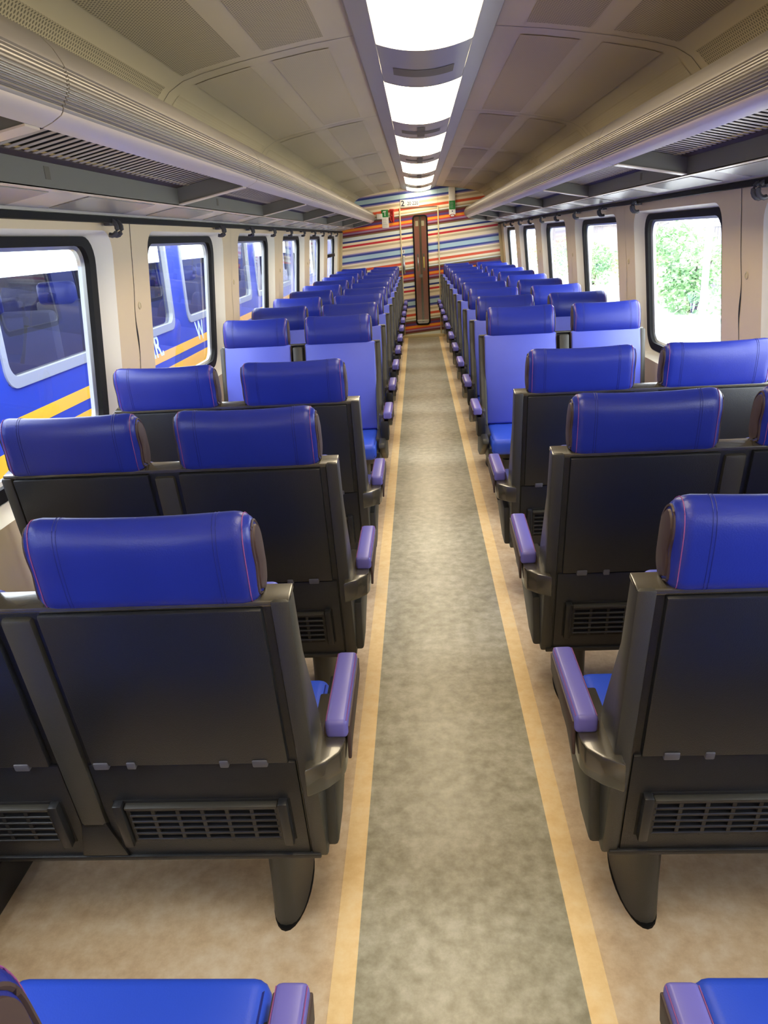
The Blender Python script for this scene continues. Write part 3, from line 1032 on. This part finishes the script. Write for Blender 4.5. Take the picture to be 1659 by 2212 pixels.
ROWF = [0.298, 1.128, 1.948, 2.768]
FL = ['cut off by the bottom of the picture, on the %s', 'nearest whole one on the %s of the aisle', 'second from the front on the %s of the aisle', 'third from the front on the %s of the aisle']
for s in (-1, 1):
    for i, y in enumerate(ROWF):
        src, key = (PROTO[s], ('b', s)) if i else (PROTO_F[-s], None)
        if i == 0:
            r = copy_tree(PROTO_F[s])
            r.location = (s * XC, y + YC, 0)
            tag(r, 'blue double seat with armrest, ' + FL[0] % SIDE[s], 'seat', 'double seats with their backs to the viewer')
        else:
            r = place(PROTO[s], ('b', s), (s * XC, y + YC, 0), 0.0, 'blue double seat with charcoal back, ' + FL[i] % SIDE[s], 'double seats with their backs to the viewer')
        if s == 1 and i == 2:      # this armrest is a little raised
            for ch in r.children:
                if ch.name.split('.')[0] == 'armrest':
                    pv = Vector((0.247 - XC, 0.135 - YC, 0.560))
                    ch.matrix_local = Matrix.Translation(pv) @ Matrix.Rotation(math.radians(5.5), 4, 'X') @ Matrix.Translation(-pv)
for s in (-1, 1):
    for k in range(10):
        y = 4.5095 + 0.82 * k
        lab = 'blue double seat facing the viewer, %s row beyond the facing gap on the %s' % (ORD[k], SIDE[s])
        place(PROTO_F[-s], ('f', s), (s * XC, y - YC, 0), math.pi, lab, 'double seats facing the viewer')

# ------------------------------------------------------------------ the coaches coupled in front and behind
for i, (ya, yb) in enumerate(((12.75, 36.0), (-26.0, -2.75))):
    nc = empty('exterior_coach', (0, (ya + yb) / 2, -0.85))
    tag(nc, 'blue coach coupled %s this one' % ('beyond' if i == 0 else 'behind'), 'coach', kind='structure')
    hl = (yb - ya) / 2
    pf = [(-1.38, 0.0), (1.38, 0.0), (1.38, 2.2), (1.30, 2.6), (0.9, 3.1), (0.3, 3.25), (-0.3, 3.25), (-0.9, 3.1), (-1.30, 2.6), (-1.38, 2.2)]
    link('coach_body', MB().prism(pf, -hl, hl, 'y'), 'tblue', nc)
    for s in (-1, 1):
        for k in range(int(2 * hl / 1.76) - 1):
            y = -hl + 1.2 + 1.76 * k
            mb = MB().loft([[(s * 1.38, yy, z) for yy, z in rrect(y, y + 1.2, 1.64, 2.38, 0.09)], [(s * 1.388, yy, z) for yy, z in rrect(y, y + 1.2, 1.64, 2.38, 0.09)]])
            link('window', mb, 'black', nc)

# ------------------------------------------------------------------ outside, left: the train on the next track
tn = empty('neighbouring_train', (-2.6, 6.0, -0.9))
tag(tn, 'blue train with yellow band standing beyond the left windows', 'train')


def T(x, y, z):
    return (x + 2.6, y - 6.0, z + 0.9)


body = MB()
wins = [(-1.9 + 3.92 * k + 2.55, -1.9 + 3.92 * k + 5.95) for k in range(-1, 5)]
y_prev = -4.0
for a, b in wins:
    body.box(-2.66, -2.60, y_prev, a, 0.75, 1.72, fn=T)
    y_prev = b
body.box(-2.66, -2.60, y_prev, 24.0, 0.75, 1.72, fn=T)
body.box(-2.66, -2.60, -4.0, 24.0, 0.545, 0.75, fn=T)
body.box(-2.66, -2.60, -4.0, 24.0, 1.72, 2.0, fn=T)
body.box(-2.66, -2.601, -4.0, 24.0, 0.375, 0.455, fn=T)
link('body_side', body, 'tblue', tn)
link('roof', MB().prism([(-2.62 + 2.6, 2.9), (-2.9 + 2.6, 3.25), (-4.9 + 2.6, 3.25), (-5.2 + 2.6, 2.9)], -10.0, 18.0, 'y'), 'tgrey', tn)
link('yellow_band', MB().box(-2.66, -2.599, -4.0, 24.0, 0.455, 0.545, fn=T), 'tyellow', tn)
link('yellow_lower_side', MB().box(-2.66, -2.60, -4.0, 24.0, -0.6, 0.375, fn=T), 'tyellow', tn)
far = MB()
y_prev = -4.0
for a, b in wins:
    far.box(-5.2, -5.15, y_prev, a, 1.28, 2.0, fn=T)
    y_prev = b
far.box(-5.2, -5.15, y_prev, 24.0, 1.28, 2.0, fn=T)
far.box(-5.2, -5.15, -4.0, 24.0, -0.6, 1.28, fn=T)
link('far_side', far, 'tdark', tn)
link('inner_floor', MB().box(-5.15, -2.66, -4, 24, -0.1, 0.0, fn=T), 'tdark', tn)
for a, b in wins:
    mb = MB()
    ra, rb = rrect(a - 0.03, b + 0.03, 0.72, 1.75, 0.13), rrect(a + 0.03, b - 0.03, 0.79, 1.69, 0.10)
    mb.loft([[T(-2.60, y, z) for y, z in ra], [T(-2.588, y, z) for y, z in ra], [T(-2.588, y, z) for y, z in rb], [T(-2.63, y, z) for y, z in rb]], cap=False)
    wfr = link('window_frame', mb, 'tgrey', tn)
    mb = MB()
    mb.face(mb.verts([T(-2.625, y, z) for y, z in rb]))
    link('pane', mb, 'tglass', wfr)
for k in range(16):
    y = 0.4 + k * 1.3
    sb_ = link('seat_back', MB().box(-3.5, -2.75, y, y + 0.14, 0.0, 1.12, 0.04, fn=T), 'tdark', tn)
    link('headrest', MB().box(-3.46, -3.12, y - 0.03, y + 0.10, 1.08, 1.28, 0.05, 3, fn=T), 'head', sb_)
text('NR.', 0.30, 'twhite', tn, T(-2.5985, 7.06, 0.52), rot=(math.pi / 2, 0, math.pi / 2), shear=-0.25, bold=0.006)
text('W', 0.30, 'twhite', tn, T(-2.5985, 8.75, 0.50), rot=(math.pi / 2, 0, math.pi / 2), shear=-0.25, bold=0.006)

# ------------------------------------------------------------------ outside, right: paving, shrubs, posts, houses
gr = link('ground', MB().box(-30, 60, -20, 90, -1.0, -0.9), 'paving')
tag(gr, 'pale paving outside the right windows', 'ground', kind='structure')


def bush(x, y, rx, ry, h, n, material, label, seed):
    rnd = random.Random(seed)
    root = empty('shrub', (x, y, -0.9))
    tag(root, label, 'shrub', 'shrubs outside the right windows')
    mb = MB()
    blobs = [(rnd.uniform(-0.6, 0.6) * rx, rnd.uniform(-0.6, 0.6) * ry, h * rnd.uniform(0.2, 0.85), rnd.uniform(0.35, 0.6)) for _ in range(9)] + [(0, 0, h * 0.3, 0.8)]
    for i in range(n):
        bx, by, bz, br = blobs[i % len(blobs)]
        u = Vector((rnd.gauss(0, 1), rnd.gauss(0, 1), rnd.gauss(0, 1))).normalized() * (rnd.random() ** 0.25)
        p = Vector((bx + u.x * rx * br, by + u.y * ry * br, max(0.03, bz + u.z * h * 0.36 * br * 1.4)))
        a = Vector((rnd.gauss(0, 1), rnd.gauss(0, 1), rnd.gauss(0, 0.6))).normalized()
        b = a.cross(Vector((rnd.gauss(0, 1), rnd.gauss(0, 1), rnd.gauss(0, 1)))).normalized()
        sz = rnd.uniform(0.05, 0.10)
        mb.face(mb.verts([p - a * sz, p + b * sz * 0.5, p + a * sz, p - b * sz * 0.5]))
    link('foliage', mb, material, root)
    st_ = MB()
    for i in range(5):
        a = rnd.uniform(0, 6.28)
        st_.tube([(0.1 * math.cos(a), 0.1 * math.sin(a), 0), (0.3 * rx * math.cos(a), 0.3 * ry * math.sin(a), h * 0.6)], 0.025, 5)
    link('stem', st_, 'wood', root)


bush(7.5, 22.0, 1.2, 2.3, 2.35, 4200, 'leafa', 'tall green shrub seen through the nearest right window', 1)
bush(7.4, 17.4, 1.0, 1.7, 1.35, 2600, 'leafa', 'low green shrub at the edge of the nearest right window', 2)
bush(8.0, 28.8, 1.2, 2.4, 2.25, 3200, 'leafb', 'yellow-green shrub seen through the second right window', 3)
bush(7.6, 35.0, 1.2, 2.4, 1.7, 2600, 'leafa', 'green shrub beyond the second right window post', 4)
bush(8.0, 41.0, 1.4, 3.4, 1.9, 2400, 'leafa', 'green shrub seen through the third right window', 5)
bush(8.0, 53.0, 1.4, 3.6, 1.9, 2000, 'leafb', 'pale green shrub seen through the fourth right window', 6)
for i, (x, y) in enumerate(((6.2, 17.55), (6.4, 30.2))):
    p = empty('lamp_post', (x, y, -0.9))
    tag(p, 'white post standing by the shrubs, %s' % ('nearer one' if i == 0 else 'farther one'), 'post', 'posts outside the right windows')
    link('pole', MB().tube([(0, 0, 0), (0, 0, 5.0)], 0.075, 12), 'post', p)
    link('collar', MB().tube([(0, 0, 0), (0, 0, 0.35)], 0.10, 12), 'post', p)


def house(x, y, lx, ly, h, label, walls, n, roofm):
    root = empty('house', (x, y, -0.9))
    tag(root, label, 'house')
    link('wall', MB().box(-lx / 2, lx / 2, -ly / 2, ly / 2, 0, h), walls, root)
    link('roof', MB().prism([(-lx / 2 - 0.3, h), (lx / 2 + 0.3, h), (0, h + lx * 0.35)], -ly / 2 - 0.3, ly / 2 + 0.3, 'y'), roofm, root)
    for i in range(n):
        yy = -ly / 2 + ly * (i + 0.5) / n
        f = link('window', MB().box(-lx / 2 - 0.06, -lx / 2, yy - 0.7, yy + 0.7, h * 0.4, h * 0.78), 'white', root)
        link('pane', MB().box(-lx / 2 - 0.07, -lx / 2 - 0.06, yy - 0.6, yy + 0.6, h * 0.43, h * 0.75), 'brick', f)


house(15.0, 80.0, 5.0, 10.0, 3.0, 'far grey house with red roof seen through the third right window', 'brick', 3, 'roof')
house(17.0, 66.0, 4.0, 8.0, 2.4, 'low grey house with grey roof seen through the second right window', 'brick', 3, 'brick')
shed = empty('garden_shed', (10.8, 29.0, -0.9))
tag(shed, 'grey slatted shed behind the shrub in the nearest right window', 'shed')
for i in range(14):
    link('board', MB().box(-0.02, 0.02, -2.0 + i * 0.285, -2.0 + i * 0.285 + 0.26, 0.0, 2.15), 'brick', shed)
link('white_rail', MB().box(-0.06, 0.03, -2.1, 2.1, 2.15, 2.28), 'post', shed)
link('roof', MB().box(-0.2, 2.2, -2.2, 2.2, 2.75, 2.85), 'brick', shed)
link('back_wall', MB().box(2.0, 2.05, -2.0, 2.0, 0.0, 2.75), 'brick', shed)
link('upper_wall', MB().box(0.03, 0.06, -2.0, 2.0, 2.28, 2.75), 'brick', shed)
bpy.context.view_layer.update()
